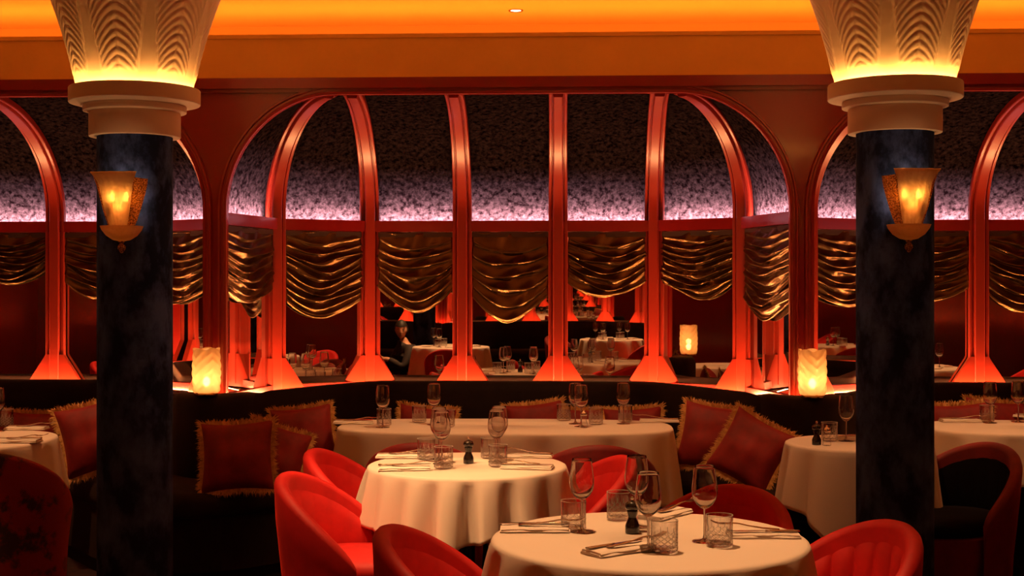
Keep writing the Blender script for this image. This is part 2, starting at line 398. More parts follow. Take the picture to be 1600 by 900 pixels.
# ------------------------------------------------------------------ banquettes
def yb(u):    # front face of the upholstered back
    u = abs(u); return 8.13 - 1.07*sstep(.72, 1.62, u)
def ys(u):    # front of the seat
    u = abs(u); return 7.52 - 1.02*sstep(.35, 1.55, u)
def fold(u):  # world offset to nearest bay
    while u > PITCH/2: u -= PITCH
    while u < -PITCH/2: u += PITCH
    return u
def make_banquette(u0, u1, label, top=.905, thick=.12, opp=False):
    root = empty('banquette', (XC+(u0+u1)/2, 0, 0)); cx = (u0+u1)/2
    n = max(8, int((u1-u0)/.05)); back = []; seat = []; plinth = []
    for i in range(n+1):
        u = u0+(u1-u0)*i/n; v = fold(u); e = min(u-u0, u1-u)
        rr = .014; dz = (rr-sqrt(max(0, rr*rr-(rr-e)**2)))*.9 if e < rr else 0
        if i in (0, n): dz = rr*.9
        Y = yb(v); S = ys(v); zt = top-dz; x = u-cx
        back.append([Vector((x, Y+a, z)) for a, z in ((.02, .40), (-.02, .46), (-.02, zt-.06), (-.004, zt-.018), (.02, zt), (thick-.02, zt), (thick, zt-.02), (thick, .40))])
        seat.append([Vector((x, y, z)) for y, z in ((S+.03, .34), (S, .36), (S-.005, .42), (S+.02, .455), (S+.06, .468-dz*.3), (Y-.04, .468-dz*.3), (Y-.02, .45), (Y-.02, .34))])
        plinth.append([Vector((x, y, z)) for y, z in ((S+.05, 0), (S+.05, .07), (S+.02, .075), (S+.02, .345), (Y+.1, .345), (Y+.1, 0))])
    MB().loft(plinth).build('plinth', M['banquette'], root, True, 30)
    MB().loft(back).build('backrest', M['banquette'], root, True, 50)
    MB().loft(seat).build('seat_cushion', M['banquette'], root, True, 50)
    tag(root, label, 'banquette'); return root
CW = 1.37
BL = [(-CW, CW, 'curved dark velvet banquette in the middle niche behind the long table'),
      (CW, PITCH-CW, 'dark velvet corner banquette carrying the crystal lamp beside the right column'),
      (-PITCH+CW, -CW, 'dark velvet corner banquette carrying the crystal lamp beside the left column'),
      (-PITCH-CW, -PITCH+CW, 'curved dark velvet banquette in the niche left of the left column'),
      (PITCH-CW, PITCH+CW, 'curved dark velvet banquette in the niche right of the right column')]
for a, b, lab in BL:
    make_banquette(a, b, lab, thick=.16 if b-a < 1 else .12)
for a, b, lab in BL:
    if b-a > 1:
        o = make_banquette(a-.22, b+.22, 'x'); tag(o, 'dark velvet banquette on the opposite wall, seen in the mirrors', 'banquette', 'banquettes along the opposite wall'); turn(o)
# ledge between banquette and mirrors (LED trough) and its lights
secs = []
for i in range(0, 181):
    x = XL+(XR-XL)*i/180; v = fold(x-XC); Y = yb(v)+.13
    secs.append([Vector((x, Y, .80)), Vector((x, Y, .825)), Vector((x, YM+.15, .825)), Vector((x, YM+.15, .80))])
led = tag(MB().loft(secs).build('trim_6', M['lacquer'], smooth=False), kind='structure')
l2 = led.copy(); COL.objects.link(l2); turn(l2)
def sill_lights(opp=False):
    segs = []
    for a, b in ((0, 1), (1, 2), (2, 5), (5, 6), (6, 7)):
        p = Vector(PLAN[a]); q = Vector(PLAN[b]); d = (q-p).normalized(); nn = Vector((-d.y, d.x))
        if a == 0: p = p+d*.06
        if b == 7: q = q-d*.06
        segs.append((p-nn*.088, q-nn*.088))
    segs.append((Vector((1.46, YF-.045)), Vector((1.73, YF-.045))))
    for k in (-1, 0, 1):
        for p, q in segs[:5 if k == 1 else 6]:
            d = q-p; ln = d.length*.94; c = (p+q)/2
            o = area('sill_light', (XC+k*PITCH+c.x, c.y, .832), ln, .02, (pi-radians(8), 0, atan2(d.y, d.x)), L['sill']*ln, C_SILL)
            if opp: turn(o)
sill_lights(); sill_lights(True)

# ------------------------------------------------------------------ swag blinds
def make_blind(wd, ht, folds, sag, seed, flat=False):
    """ruched Austrian blind: hangs in the XZ plane, front towards -Y, top at z=0"""
    rnd = random.Random(seed); nu, nv = 40, folds*12
    ph = [rnd.uniform(-.25, .25) for _ in range(folds+2)]; am = [rnd.uniform(.7, 1.2) for _ in range(folds+2)]
    sk = [rnd.uniform(-.22, .22) for _ in range(folds+2)]
    secs = []
    for j in range(nv+1):
        t = j/nv; q = t*folds; k = min(int(q), folds-1); fr = q-k
        grow = sstep(0, .35, t)
        row = []
        for i in range(nu+1):
            u = -1+2*i/nu
            a0 = sk[k]*(1-fr)+sk[k+1]*fr
            uu = u-a0*.5*(1-u*u)
            sg = sag*1.35*(.45+.55*t)*(1-abs(uu)**1.7)*sstep(0, .2, t+.05)
            z = -ht*t - sg + .012*sin(3*u+ph[k]*9)*grow
            s = q+ph[k]*.3*(1-fr)+ph[k+1]*.3*fr+.10*sin(u*4+seed)
            fz = s-math.floor(s)
            prof = (fz**1.6)*(1-sstep(.86, 1.0, fz))     # belly that bulges low, then tucks in
            dep = .036*prof*am[k]*(.5+.5*grow)*(.35+.65*(1-abs(u)**3))+.006*sin(u*9+q*2+seed)*(1-u*u)
            if t > .965: dep = dep*.5
            row.append(Vector((u*wd/2*(1-.03*sin(t*pi*folds/2)), -dep, z)))
        secs.append(row)
    return MB().loft(secs, closed=False)
def hang_blind(c, i, wd_f, folds, sag, ht, seed, label, group=None, opp=False):
    a = Vector(PLAN[i]); b = Vector(PLAN[i+1]); d = b-a; ln = d.length; d.normalize(); n = Vector((-d.y, d.x))
    m = (a+b)/2 - n*.012
    wd = (ln-.115)*wd_f if i not in (0, 6) else (ln-.10)*wd_f
    if i == 0: m = m - d*.01
    root = empty('swag_blind', (c+m.x, m.y, 1.822), atan2(d.y, d.x))
    cl = make_blind(wd, ht, folds, sag, seed).build('blind_fabric', M['satin'], root)
    md = cl.modifiers.new('solid', 'SOLIDIFY'); md.thickness = .002; md.offset = 1
    MB().box(-wd/2, wd/2, -.006, .004, -.03, 0).build('headrail', M['wood'], root, False)
    tag(root, label, 'blind', group)
    if opp: turn(root)
    return root
hb = ['first', 'second']
MID = [(0, 1, 9, .06, .36, 'narrow ruched bronze satin blind at the left end of the middle niche'),
       (1, 1, 10, .09, .42, 'ruched satin blind with ten tight swags, above the mirror with crowded wine glasses'),
       (2, 1, 7, .10, .36, 'short satin swag blind above the mirror that reflects a kneeling person'),
       (3, 1, 6, .11, .41, 'longest satin swag blind, over the central mirror'),
       (4, 1, 7, .09, .30, 'satin swag blind just right of the central mirror pane'),
       (5, 1, 9, .06, .33, 'tight ruched satin blind over the darkest mirror pane of the middle niche'),
       (6, 1, 12, .07, .43, 'narrow ruched satin blind at the right end of the middle niche')]
for i, wf_, fo, sg, ht, lab in MID: hang_blind(XC, i, wf_, fo, sg, ht, 11+i, lab)
LFT = [(2, 7, .09, .38, 'satin swag blind cut by the left edge of the picture'),
       (3, 7, .09, .22, 'satin swag blind between the left picture edge and left column'),
       (4, 7, .09, .30, 'satin swag blind mostly hidden behind the left column'),
       (5, 8, .07, .36, 'satin swag blind just right of the left column'),
       (6, 8, .07, .40, 'sliver of satin blind left of the pilaster with the left crystal lamp')]
for i, fo, sg, ht, lab in LFT: hang_blind(XC-PITCH, i, 1, fo, sg, ht, 31+i, lab)
RGT = [(0, 8, .07, .34, 'sliver of satin blind right of the pilaster with the right crystal lamp'),
       (1, 9, .07, .38, 'satin swag blind just left of the right column'),
       (2, 8, .08, .34, 'satin swag blind just right of the right column'),
       (3, 8, .09, .38, 'satin swag blind cut by the right edge of the picture')]
for i, fo, sg, ht, lab in RGT: hang_blind(XC+PITCH, i, 1, fo, sg, ht, 51+i, lab)
ob = hang_blind(XC, 3, 1, 7, .10, .34, 71, 'satin swag blind on the opposite wall, seen in the mirrors', 'blinds on the opposite wall', True)
for k in (-1, 0, 1):
    for i in (1, 2, 3, 4, 5):
        if k == 0 and i == 3: continue
        c = copy_tree(ob); a = Vector(PLAN[i]); b = Vector(PLAN[i+1]); d = (b-a).normalized(); m = (a+b)/2-Vector((-d.y, d.x))*.012
        c.location = (XC+k*PITCH+m.x, m.y, 1.822); c.rotation_euler.z = atan2(d.y, d.x); turn(c)

# ------------------------------------------------------------------ columns with leaf capitals
R0 = .158
ZRING = 2.335
def capital_mesh():
    """flared bell with two rows of palm leaves in low relief"""
    secs = []; nv, nu = 170, 336
    z0 = ZRING; z1 = ZC
    def bell(t): return .243+.14*t+.14*t*t
    def leaf(a, t, n, off, t0, t1, wmax):
        x = (a/(2*pi)*n+off) % 1.0-.5          # -.5 .. .5 across one leaf
        s = (t-t0)/(t1-t0)
        if s <= 0 or s >= 1: return 0., 0., x
        wdt = wmax*(s**.55)*(1-s)**.42*1.75
        e = 1-abs(x)/max(wdt, 1e-4)
        return e, s, x
    for j in range(nv+1):
        t = j/nv; row = []
        for i in range(nu):
            a = 2*pi*i/nu; h = 0
            x = (a/(2*pi)*7+.18) % 1.0-.5
            wedge = .5*max(0, 1-t/.55)**.8*.72+.012
            e = .5-abs(x)-wedge*.45
            if e > 0 and t > .03:
                ed = sstep(0, .03, e)*sstep(.03, .08, t)
                ph = t*22+x*x*15+abs(x)*2.2
                v = ph-math.floor(ph)
                h = .0025*ed+.0026*ed*(sin(pi*v)**.7)*sstep(0, .02, abs(x))
            row.append(Vector(((bell(t)+h)*cos(a), (bell(t)+h)*sin(a), z0+(z1-z0)*t)))
        secs.append(row)
    return MB().loft(secs, True, False)
def make_column():
    root = empty('column')
    def fl(r, z, a): return r
    MB().lathe([(R0, 0), (R0, .5), (R0, 1.2), (R0, 2.14)], 64).build('shaft', M['column'], root)
    mb = MB().lathe([(R0-.002, 2.128), (.190, 2.128), (.1915, 2.131), (.1915, 2.228), (.190, 2.231), (.204, 2.233), (.215, 2.236), (.216, 2.239), (.216, 2.258), (.214, 2.262),
                     (.243, 2.263), (.250, 2.266), (.272, 2.270), (.2745, 2.273), (.2745, 2.330), (.272, 2.334), (.268, 2.334), (.266, 2.331), (.266, 2.318), (.24, 2.318)], 96)
    mb.build('capital_rings', M['plaster'], root, True, 35)
    bell = capital_mesh().build('capital_bell', M['plaster'], root)
    MB().lathe([(.2535, 2.3185), (.2645, 2.3185), (.2645, 2.3215), (.2535, 2.3215), (.2535, 2.3185)], 64).build('light_strip', M['ring'], root)
    MB().lathe([(R0, 0), (R0+.03, 0), (R0+.03, .10), (R0+.01, .12), (R0, .12)], 64).build('base_ring', M['black'], root, True, 35)
    return root
pL = atY(211, 300, 5.70); pR = atY(1399, 300, 5.68)
colL = make_column(); colL.location = (pL.x, 5.70, 0); colL.name = 'column'
tag(colL, 'blue-black velvet column with cream leaf capital, the left one', 'column', kind='thing')
CP = pR.x-pL.x
colR = copy_tree(colL); colR.location = (pR.x, 5.69, 0); colR.rotation_euler.z = radians(3)
tag(colR, 'blue-black velvet column with cream leaf capital, the right one', 'column', kind='thing')
for x, y in ((pL.x-.2, -2.1), (pR.x+.2, -2.1)):  # off-frame columns added so their capital strips light the ceiling
    c = copy_tree(colL); c.location = (x, y, 0)
    tag(c, 'added dark column with leaf capital lighting the ceiling, behind the camera, seen in the mirrors', 'column', 'added columns behind the camera', 'thing')
for x in (pL.x-2.55,):  # side columns added too, for more uplight on the ceiling
    c = copy_tree(colL); c.location = (x, 1.8, 0)
    tag(c, 'added dark column with leaf capital lighting the ceiling beside the left wall', 'column', kind='thing')
c = copy_tree(colL); c.location = (pR.x+2.2, 1.8, 0); tag(c, 'added dark column with leaf capital lighting the ceiling beside the right wall', 'column', kind='thing')

# ------------------------------------------------------------------ wall sconces on the columns
def make_sconce():
    """origin on the column surface, body towards -Y; cup of pressed glass panels, saucer and finial"""
    root = empty('wall_sconce')
    def panel(name, a0, a1, ztop, roll, m, r0=.048, r1=.112, ribs=0, amp=.002):
        secs = []; nv, nu = 22, 16
        for j in range(nv+1):
            t = j/nv; z = -.10+ (ztop+.10)*t; row = []
            for i in range(nu+1):
                s = i/nu; a = a0+(a1-a0)*s
                r = r0+(r1-r0)*(t**.75)
                flat = r*cos((a1-a0)/2)/cos(a-(a0+a1)/2)
                rr = flat*.75+r*.25
                if t > .78: rr += roll*((t-.78)/.22)**1.5
                rr += amp*sin(s*pi*ribs*2) if ribs else 0
                row.append(Vector((rr*sin(a), -.055-rr*cos(a)*.80, z)))
            secs.append(row)
        o = MB().loft(secs, closed=False).build(name, m, root)
        md = o.modifiers.new('solid', 'SOLIDIFY'); md.thickness = .005
        return o
    panel('front_panel', radians(-52), radians(38), .125, .026, M['sconce_clear'], ribs=5, amp=.0035)
    panel('side_panel', radians(40), radians(105), .105, -.004, M['sconce'], ribs=4)
    panel('side_panel', radians(-105), radians(-54), .108, .006, M['sconce'], ribs=4)
    # saucer
    prof = [(.012, -.155), (.035, -.150), (.062, -.132), (.080, -.108), (.086, -.092), (.080, -.094), (.060, -.112), (.03, -.128), (.0, -.132)]
    MB().lathe(prof, 48, (0, -.05, 0), lambda r, z, a: r*(1+.025*cos(a*16))).build('saucer', M['sconce_clear'], root)
    MB().lathe([(0, -.205), (.006, -.203), (.016, -.188), (.017, -.178), (.010, -.168), (.008, -.162), (.014, -.158), (.012, -.150), (0, -.148)], 12, (0, -.05, 0)).build('finial', M['sconce'], root, False)
    MB().box(-.03, .03, -.05, .02, -.10, -.02).build('backplate', M['brass'], root, False)
    for x in (-.028, .028):
        b = MB().lathe([(0, -.002), (.006, 0), (.009, .012), (.007, .03), (0, .045)], 10, (x, -.085, .01)).build('bulb', M['bulb'], root)
        MB().lathe([(0.007, -.05), (.007, 0), (0, 0)], 10, (x, -.085, .01)).build('lampholder', M['brass'], b)
    point('sconce_light', (0, -.09, -.01), L['sconce'], C_WARM, .03, root)
    return root
s1 = make_sconce()
zS = CH-(318-HZ)/F*5.55
def mount(o, col, ang, z):
    c = col.location; d = Vector((sin(ang), -cos(ang), 0)); o.location = (c.x+d.x*(R0-.004), c.y+d.y*(R0-.004), z); o.rotation_euler = (0, 0, ang)
mount(s1, colL, radians(3), zS); tag(s1, 'glowing amber pressed glass sconce on the left column', 'wall lamp')
s2 = copy_tree(s1); mount(s2, colR, radians(2), zS); s2.scale = (-1, 1, 1)
tag(s2, 'glowing amber pressed glass sconce on the front of the right column', 'wall lamp')
s3 = copy_tree(s1, lights=False); mount(s3, colR, radians(178), zS); tag(s3, 'amber sconce on the far side of the right column, seen only as a sliver', 'wall lamp')

# ------------------------------------------------------------------ crystal lamps on the corner banquettes
def make_lamp():
    root = empty('table_lamp')
    n = 72; secs = []
    for j in range(40):
        t = j/39; z = .012+.228*t; row = []
        for i in range(n):
            a = 2*pi*i/n
            sq = 1+.05*cos(4*a)
            tw = 1 if sin(a) < 0 else -1
            r = .066*sq*(1-.03*cos(2*pi*t))+.007*abs(sin(8*a*.5+t*16*(1 if cos(a*2) > 0 else -1)))
            if t < .06: r *= .9+.1*t/.06
            zz = z + (.012*abs(sin(a*2.5+.4)) if t > .97 else 0)
            row.append(Vector((r*cos(a), r*sin(a), zz)))
        secs.append(row)
    o = MB().loft(secs, True, False).build('lamp_shade', M['lampglass'], root)
    md = o.modifiers.new('solid', 'SOLIDIFY'); md.thickness = .004
    MB().lathe([(0, 0), (.060, 0), (.062, .006), (.058, .014), (.02, .018), (.012, .03), (.012, .045), (0, .045)], 32).build('base', M['brass'], root, True, 40)
    MB().lathe([(0, .045), (.010, .047), (.018, .062), (.020, .075), (.014, .092), (0, .100)], 16).build('bulb', M['bulb'], root)
    point('lamp_light', (0, 0, .115), L['lamp'], C_WARM, .02, root)
    return root
lamp = make_lamp(); px = XC-PITCH/2
lamp.location = (atY(323, 600, 7.11).x, 7.105, .905); tag(lamp, 'crystal cylinder lamp on the ledge right of the left column', 'lamp')
lamp2 = copy_tree(lamp); lamp2.location = (atY(1269, 600, 7.11).x, 7.105, .905); lamp2.rotation_euler.z = 1
tag(lamp2, 'crystal cylinder lamp on the ledge left of the right column', 'lamp')

# ------------------------------------------------------------------ ceiling downlights
SPOTS = []
def make_downlight():
    root = empty('ceiling_downlight')
    MB().lathe([(.030, 0), (.042, -.001), (.043, -.004), (.040, -.006), (.032, -.004), (.030, 0)], 32).build('bezel', M['brass'], root)
    MB().lathe([(0, -.002), (.031, -.002)], 24).build('lens', M['downlight'], root)
    return root
dl = make_downlight(); p = atZ(806, 16, ZC); dl.location = (p.x, p.y, ZC); tag(dl, 'round glowing downlight recessed in the orange ceiling', 'ceiling light')
def spot(x, y, tx, ty, power, ang=44, tz=.75, made=True):
    l = bpy.data.lights.new('spot', 'SPOT'); l.energy = power; l.color = C_WARM; l.spot_size = radians(ang); l.spot_blend = .5; l.shadow_soft_size = .045
    o = bpy.data.objects.new('spot', l); COL.objects.link(o)
    if made:
        d = copy_tree(dl); d.location = (x, y, ZC); tag(d, 'small ceiling downlight above the tables, outside the picture', 'ceiling light', 'downlights above the tables')
    o.location = (x, y, ZC-.02); v = Vector((tx-x, ty-y, tz-ZC+.02)); o.rotation_euler = v.to_track_quat('-Z', 'Y').to_euler()

# ------------------------------------------------------------------ tables and cloths
def outline_round(r, n=160): return [(r*cos(2*pi*i/n), r*sin(2*pi*i/n), cos(2*pi*i/n), sin(2*pi*i/n)) for i in range(n)]
def outline_long(hx, hy, n=240, p=3.2):
    out = []
    for i in range(n):
        a = 2*pi*i/n; c, s = cos(a), sin(a)
        # stadium-like superellipse
        k = (abs(c)**p+abs(s)**p)**(-1/p); x, y = hx*c*k, hy*s*k
        nx, ny = abs(x/hx)**(p-1)/hx*(1 if x > 0 else -1), abs(y/hy)**(p-1)/hy*(1 if y > 0 else -1)
        m = sqrt(nx*nx+ny*ny) or 1; out.append((x, y, nx/m, ny/m))
    return out
def make_cloth(ol, drop, nf, seed, amp=.030, top=.75):
    rnd = random.Random(seed); n = len(ol); secs = []
    ph = [rnd.uniform(0, 6.28) for _ in range(4)]
    def foldf(i):
        a = 2*pi*i/n
        q_ = nf*a+ph[0]+.9*sin(2*a+ph[1])+.6*sin(3*a+ph[2]); v = sin(q_)+.28*sin(2*q_+.6)
        return v*(.65+.35*sin(3*a+ph[3]))
    rows = [(-.35, 0), (-.1, 0), (-.02, 0), (-.004, -.0005), (.003, -.004), (.006, -.011)]
    secs.append([Vector((x*.02, y*.02, top)) for x, y, nx, ny in ol])
    for off, dz in rows:
        if off < -.05:
            f = 1+off; secs.append([Vector((x*f, y*f, top)) for x, y, nx, ny in ol])
        else: secs.append([Vector((x+nx*off, y+ny*off, top+dz)) for x, y, nx, ny in ol])
    K = 16
    for k in range(1, K+1):
        t = k/K; row = []
        for i, (x, y, nx, ny) in enumerate(ol):
            d = drop(2*pi*i/n); g = foldf(i); gr = (t**.75)
            off = .006+.022*t*d/.25+amp*1.5*gr*(g*.8+.45)*min(1, d/.25)
            tx, ty = -ny, nx; sh = .010*gr*math.cos(nf*2*pi*i/n*2+seed)
            row.append(Vector((x+nx*off+tx*sh, y+ny*off+ty*sh, top-.011-(d-.011)*t)))
        secs.append(row)
    return MB().loft(secs, True, False)
def make_table(loc, ol, drop, nf, seed, cat_label, cloth_label, hx, hy, rz=0, amp=.03, legs=1):
    t = empty('dining_table', (loc.x, loc.y, 0), rz)
    tp = [Vector((x*.985, y*.985, .748)) for x, y, _, _ in ol]; bt = [Vector((x*.97, y*.97, .718)) for x, y, _, _ in ol]
    MB().loft([bt, tp]).build('tabletop', M['wood'], t, False)
    for q in range(legs):
        cx = 0 if legs == 1 else (-.45 if q == 0 else .45)
        MB().lathe([(0, 0), (.22, 0), (.22, .015), (.06, .035), (.035, .06), (.033, .69), (.10, .718), (0, .718)], 32, (cx, 0, 0)).build('pedestal', M['black'], t, True, 40)
    tag(t, cat_label, 'table')
    c = make_cloth(ol, drop, nf, seed, amp).build('tablecloth', M['cloth'], None)
    md = c.modifiers.new('solid', 'SOLIDIFY'); md.thickness = .0015; md.offset = 1
    c.location = (loc.x, loc.y, .0012); c.rotation_euler.z = rz
    tag(c, cloth_label, 'tablecloth'); return t, c
def sq(R, a, th0, sharp=1.0, base=0):
    def f(th):
        c, s = abs(cos(th-th0)), abs(sin(th-th0)); d = a/max(c, s); return base+min(d, a*1.30)-R
    return f
pF = atD(1014, 3.95); pM = atD(730, 5.55); pRt = atD(1342, 6.32); pRe = atD(797, 7.05)
RF, RM = .458, .405
make_table(pF, outline_round(RF), lambda a: .262+.012*cos(4*a), 12, 3, 'round table under the nearest white cloth', 'white linen cloth over the nearest round table', RF, RF, amp=.022)
make_table(pM, outline_round(RM), lambda a: .235+.022*cos(4*a+.7)+.012*sin(7*a), 17, 5, 'round table in the middle between the red chairs', 'white linen cloth on the middle round table, with a black mill on it', RM, RM, amp=.036)
make_table(pRt, outline_round(.335), sq(.335, .62, radians(22)), 9, 8, 'small round table partly hidden by the right column', 'long pointed white cloth on the table by the right column', .335, .335, amp=.024)
XRl, XRr = atD(527, 7.0).x, atD(1052, 6.9).x
pRe = Vector(((XRl+XRr)/2, 7.08-.02, 0))
make_table(pRe, outline_long((XRr-XRl)/2, .37), lambda a: .36+.06*cos(2*a+.5)+.03*cos(4*a), 17, 9, 'long banquette table in front of the middle niche', 'long white cloth on the rear banquette table', .9, .37, amp=.022, legs=2)
pFR = atD(1600, 6.95)
make_table(Vector((pFR.x+.22, pFR.y+.06, 0)), outline_long(.70, .36), lambda a: .27+.02*cos(2*a), 14, 12, 'long banquette table at the right edge of the picture', 'white cloth on the table behind the black-lined chair', .8, .36, amp=.02, legs=2)
pLf = atD(-55, 6.45)
make_table(pLf, outline_long(.40, .42, 160, 2.4), lambda a: .30+.04*cos(4*a), 12, 14, 'table at the left edge of the picture', 'white cloth on the table at the left edge', .42, .42, amp=.02)
pB1 = Vector((-1.42, .95, 0)); pB5 = Vector((3.05, 4.7, 0)); pB6 = Vector((-3.45, 4.6, 0)); pB2 = Vector((.55, -1.3, 0)); pB3 = Vector((1.95, 1.1, 0)); pB4 = Vector((-1.2, -2.2, 0))
make_table(pB1, outline_round(.45), lambda a: .38+.03*cos(4*a), 13, 21, 'round table beside the kneeling person, seen in the mirrors', 'white cloth on the table beside the kneeling person, seen in the mirrors', .45, .45)
make_table(pB2, outline_round(.42), lambda a: .34+.03*cos(4*a), 13, 22, 'round table behind the camera by the opposite banquette', 'white cloth on the table behind the camera', .42, .42)
make_table(pB3, outline_round(.45), lambda a: .36+.03*cos(4*a), 12, 23, 'round table right of the camera, seen in the angled mirrors', 'white cloth on the table right of the camera', .45, .45)
make_table(pB5, outline_round(.43), lambda a: .34+.03*cos(4*a), 12, 25, 'round table beyond the right edge of the picture, seen reflected', 'white cloth on the table beyond the right edge, seen reflected', .43, .43)
make_table(pB6, outline_round(.43), lambda a: .34+.03*cos(4*a), 12, 26, 'round table beyond the left edge of the picture, seen reflected', 'white cloth on the table beyond the left edge, seen reflected', .43, .43)
TT = .7535

# ------------------------------------------------------------------ glassware
def make_wine():
    root = empty('wine_glass')
    o = [(.0045, .094), (.012, .098), (.024, .108), (.0335, .124), (.0375, .140), (.0375, .156), (.0345, .180), (.0305, .212), (.0295, .2185)]
    i = [(.0285, .2185), (.0295, .211), (.0335, .180), (.0363, .156), (.0363, .140), (.0322, .125), (.0225, .1105), (.010, .102), (0, .1005)]
    MB().lathe([(0, .0945)]+o+[(.0290, .2193)]+i, 48).build('bowl', M['bowlglass'], root)
    MB().lathe([(.0045, .0955), (.0036, .085), (.0033, .05), (.0036, .02), (.006, .008)], 12).build('stem', M['glass'], root)
    MB().lathe([(0, 0), (.036, 0), (.0365, .001), (.034, .0022), (.015, .0045), (.006, .009), (0, .009)], 40).build('foot', M['glass'], root)
    return root
def make_rocks():
    """tumbler: rim whitened as a painted highlight, fluted band, lattice of ground diamond cuts below, thick base"""
    n = 96; secs = []; fl = []
    def sec(r, z): return [Vector((r*cos(2*pi*k/n), r*sin(2*pi*k/n), z)) for k in range(n)]
    def ring(row, f=0): secs.append(row); fl.append(f)
    ring(sec(0, 0))
    for r, z in [(.030, 0), (.0325, .001), (.0345, .004)]: ring(sec(r, z))
    for j in range(25):
        z = .006+.042*j/24; row = []
        for k in range(n):
            a = abs(((k+j)/4 % 2)-1); b = abs(((k-j)/4 % 2)-1)
            row.append(Vector(((.0383-.0022*max(0, 1-min(a, b)*2.2))*cos(2*pi*k/n), (.0383-.0022*max(0, 1-min(a, b)*2.2))*sin(2*pi*k/n), z)))
        ring(row, 1)
    for j in range(6):
        z = .050+.020*j/5; e = sin(pi*j/10); row = []
        for k in range(n):
            r = .0380-.0011*(1-e)*(1 if k % 8 < 2 else 0)
            row.append(Vector((r*cos(2*pi*k/n), r*sin(2*pi*k/n), z)))
        ring(row, 2)
    for r, z, f in ((.0385, .074, 0), (.0388, .0878, 3), (.0386, .0895, 3), (.0368, .0895, 3), (.0366, .0878, 0), (.0355, .05, 0), (.0345, .018, 0), (.031, .012, 0), (0, .011, 0)): ring(sec(r, z), f)
    mb = MB().loft(secs, True, False); fm = []
    for i in range(len(secs)-1):
        for k in range(n):
            m = 0
            if fl[i] == 1:
                j = i-4; m = 1 if (k+j) % 8 == 0 or (k-j) % 8 == 0 else 0
            elif fl[i] == 2: m = 1 if k % 8 == 0 and i < 32 else 0
            elif fl[i] == 3: m = 1  # whitened rim faces paint its bright highlight line
            fm.append(m)
    o = mesh('rocks_glass', mb.v, mb.f, M['cutglass'], None, True, 22, [M['ground']], fm)
    return o
def make_mill():
    root = empty('pepper_mill')
    MB().lathe([(0, 0), (.0205, 0), (.0215, .003), (.0215, .022), (.019, .030), (.0135, .042), (.0125, .050), (.015, .060), (.0165, .066), (.0155, .070), (0, .070)], 28).build('body', M['black'], root)
    MB().lathe([(0, .071), (.0185, .071), (.0215, .077), (.0215, .083), (.018, .091), (.008, .096), (0, .097)], 28).build('mill_head', M['black'], root)
    MB().lathe([(0, .097), (.004, .097), (.003, .100), (.0058, .104), (.0055, .108), (0, .111)], 16).build('mill_knob', M['silver'], root)
    return root
def make_salt():
    root = empty('salt_shaker')
    MB().lathe([(0, 0), (.019, 0), (.021, .003), (.021, .02), (.0165, .034), (.0145, .046), (.0165, .06), (0, .061)], 10).build('body', M['cutglass'], root, False)
    MB().lathe([(0, .061), (.0175, .061), (.019, .070), (.014, .081), (.005, .085), (.006, .091), (0, .094)], 16).build('cap', M['silver'], root)
    return root
def make_napkin(seed):
    rnd = random.Random(seed); mb = MB(); hx, hy = .105, .042
    for l in range(2):
        z0 = .0062*l; secs = []
        sx = hx-.004*l; sy = hy-.003*l
        for i in range(13):
            x = -sx+2*sx*i/12; h = .0078+.0006*sin(i*1.3+l+seed); e = .002*sin(i*.9+seed+l*2)
            secs.append([Vector((x, -sy+e, z0+.0012)), Vector((x, -sy-.002+e, z0+h*.5)), Vector((x, -sy+.003+e, z0+h)), Vector((x, 0, z0+h+.001)), Vector((x, sy-.003-e, z0+h)), Vector((x, sy+.001-e, z0+h*.5)), Vector((x, sy-e, z0+.0002)), Vector((x, 0, z0))])
        mb.loft(secs)
    return mb.build('napkin', M['napkin'], None, True, 50)
def make_knife():
    root = empty('table_knife')
    secs = []
    for x, wd in ((-.105, .008), (-.09, .009), (-.05, .0075), (-.02, .006), (-.005, .005)):
        secs.append([Vector((x, wd*cos(2*pi*k/8), .004+.0032*sin(2*pi*k/8))) for k in range(8)])
    MB().loft(secs).build('knife_handle', M['silver'], root)
    secs = []
    for x, a, b in ((-.006, -.006, .004), (.02, -.009, .006), (.07, -.010, .006), (.095, -.006, .006), (.108, .003, .005)):
        secs.append([Vector((x, a, .004)), Vector((x, a, .0046)), Vector((x, b, .0052)), Vector((x, b, .0034))])
    MB().loft(secs).build('blade', M['silver'], root, False)
    return root
def make_fork():
    root = empty('table_fork')
    secs = []
    for x, wd, z in ((-.10, .009, .003), (-.085, .010, .003), (-.05, .0075, .003), (-.01, .0035, .006), (.02, .003, .010), (.04, .006, .010), (.055, .012, .007), (.062, .0125, .007)):
        secs.append([Vector((x, wd*cos(2*pi*k/8), z+.0022*sin(2*pi*k/8))) for k in range(8)])
    MB().loft(secs).build('fork_handle', M['silver'], root)
    mb = MB()
    for q in range(4):
        y = -.0096+.0064*q
        secs = []
        for x, z in ((.058, .007), (.075, .006), (.09, .008), (.103, .013)):
            r = .0016 if x < .1 else .0007
            secs.append([Vector((x, y-r, z-.001)), Vector((x, y+r, z-.001)), Vector((x, y+r, z+.001)), Vector((x, y-r, z+.001))])
        mb.loft(secs)
    mb.build('tines', M['silver'], root, False)
    return root
PROTO = {}
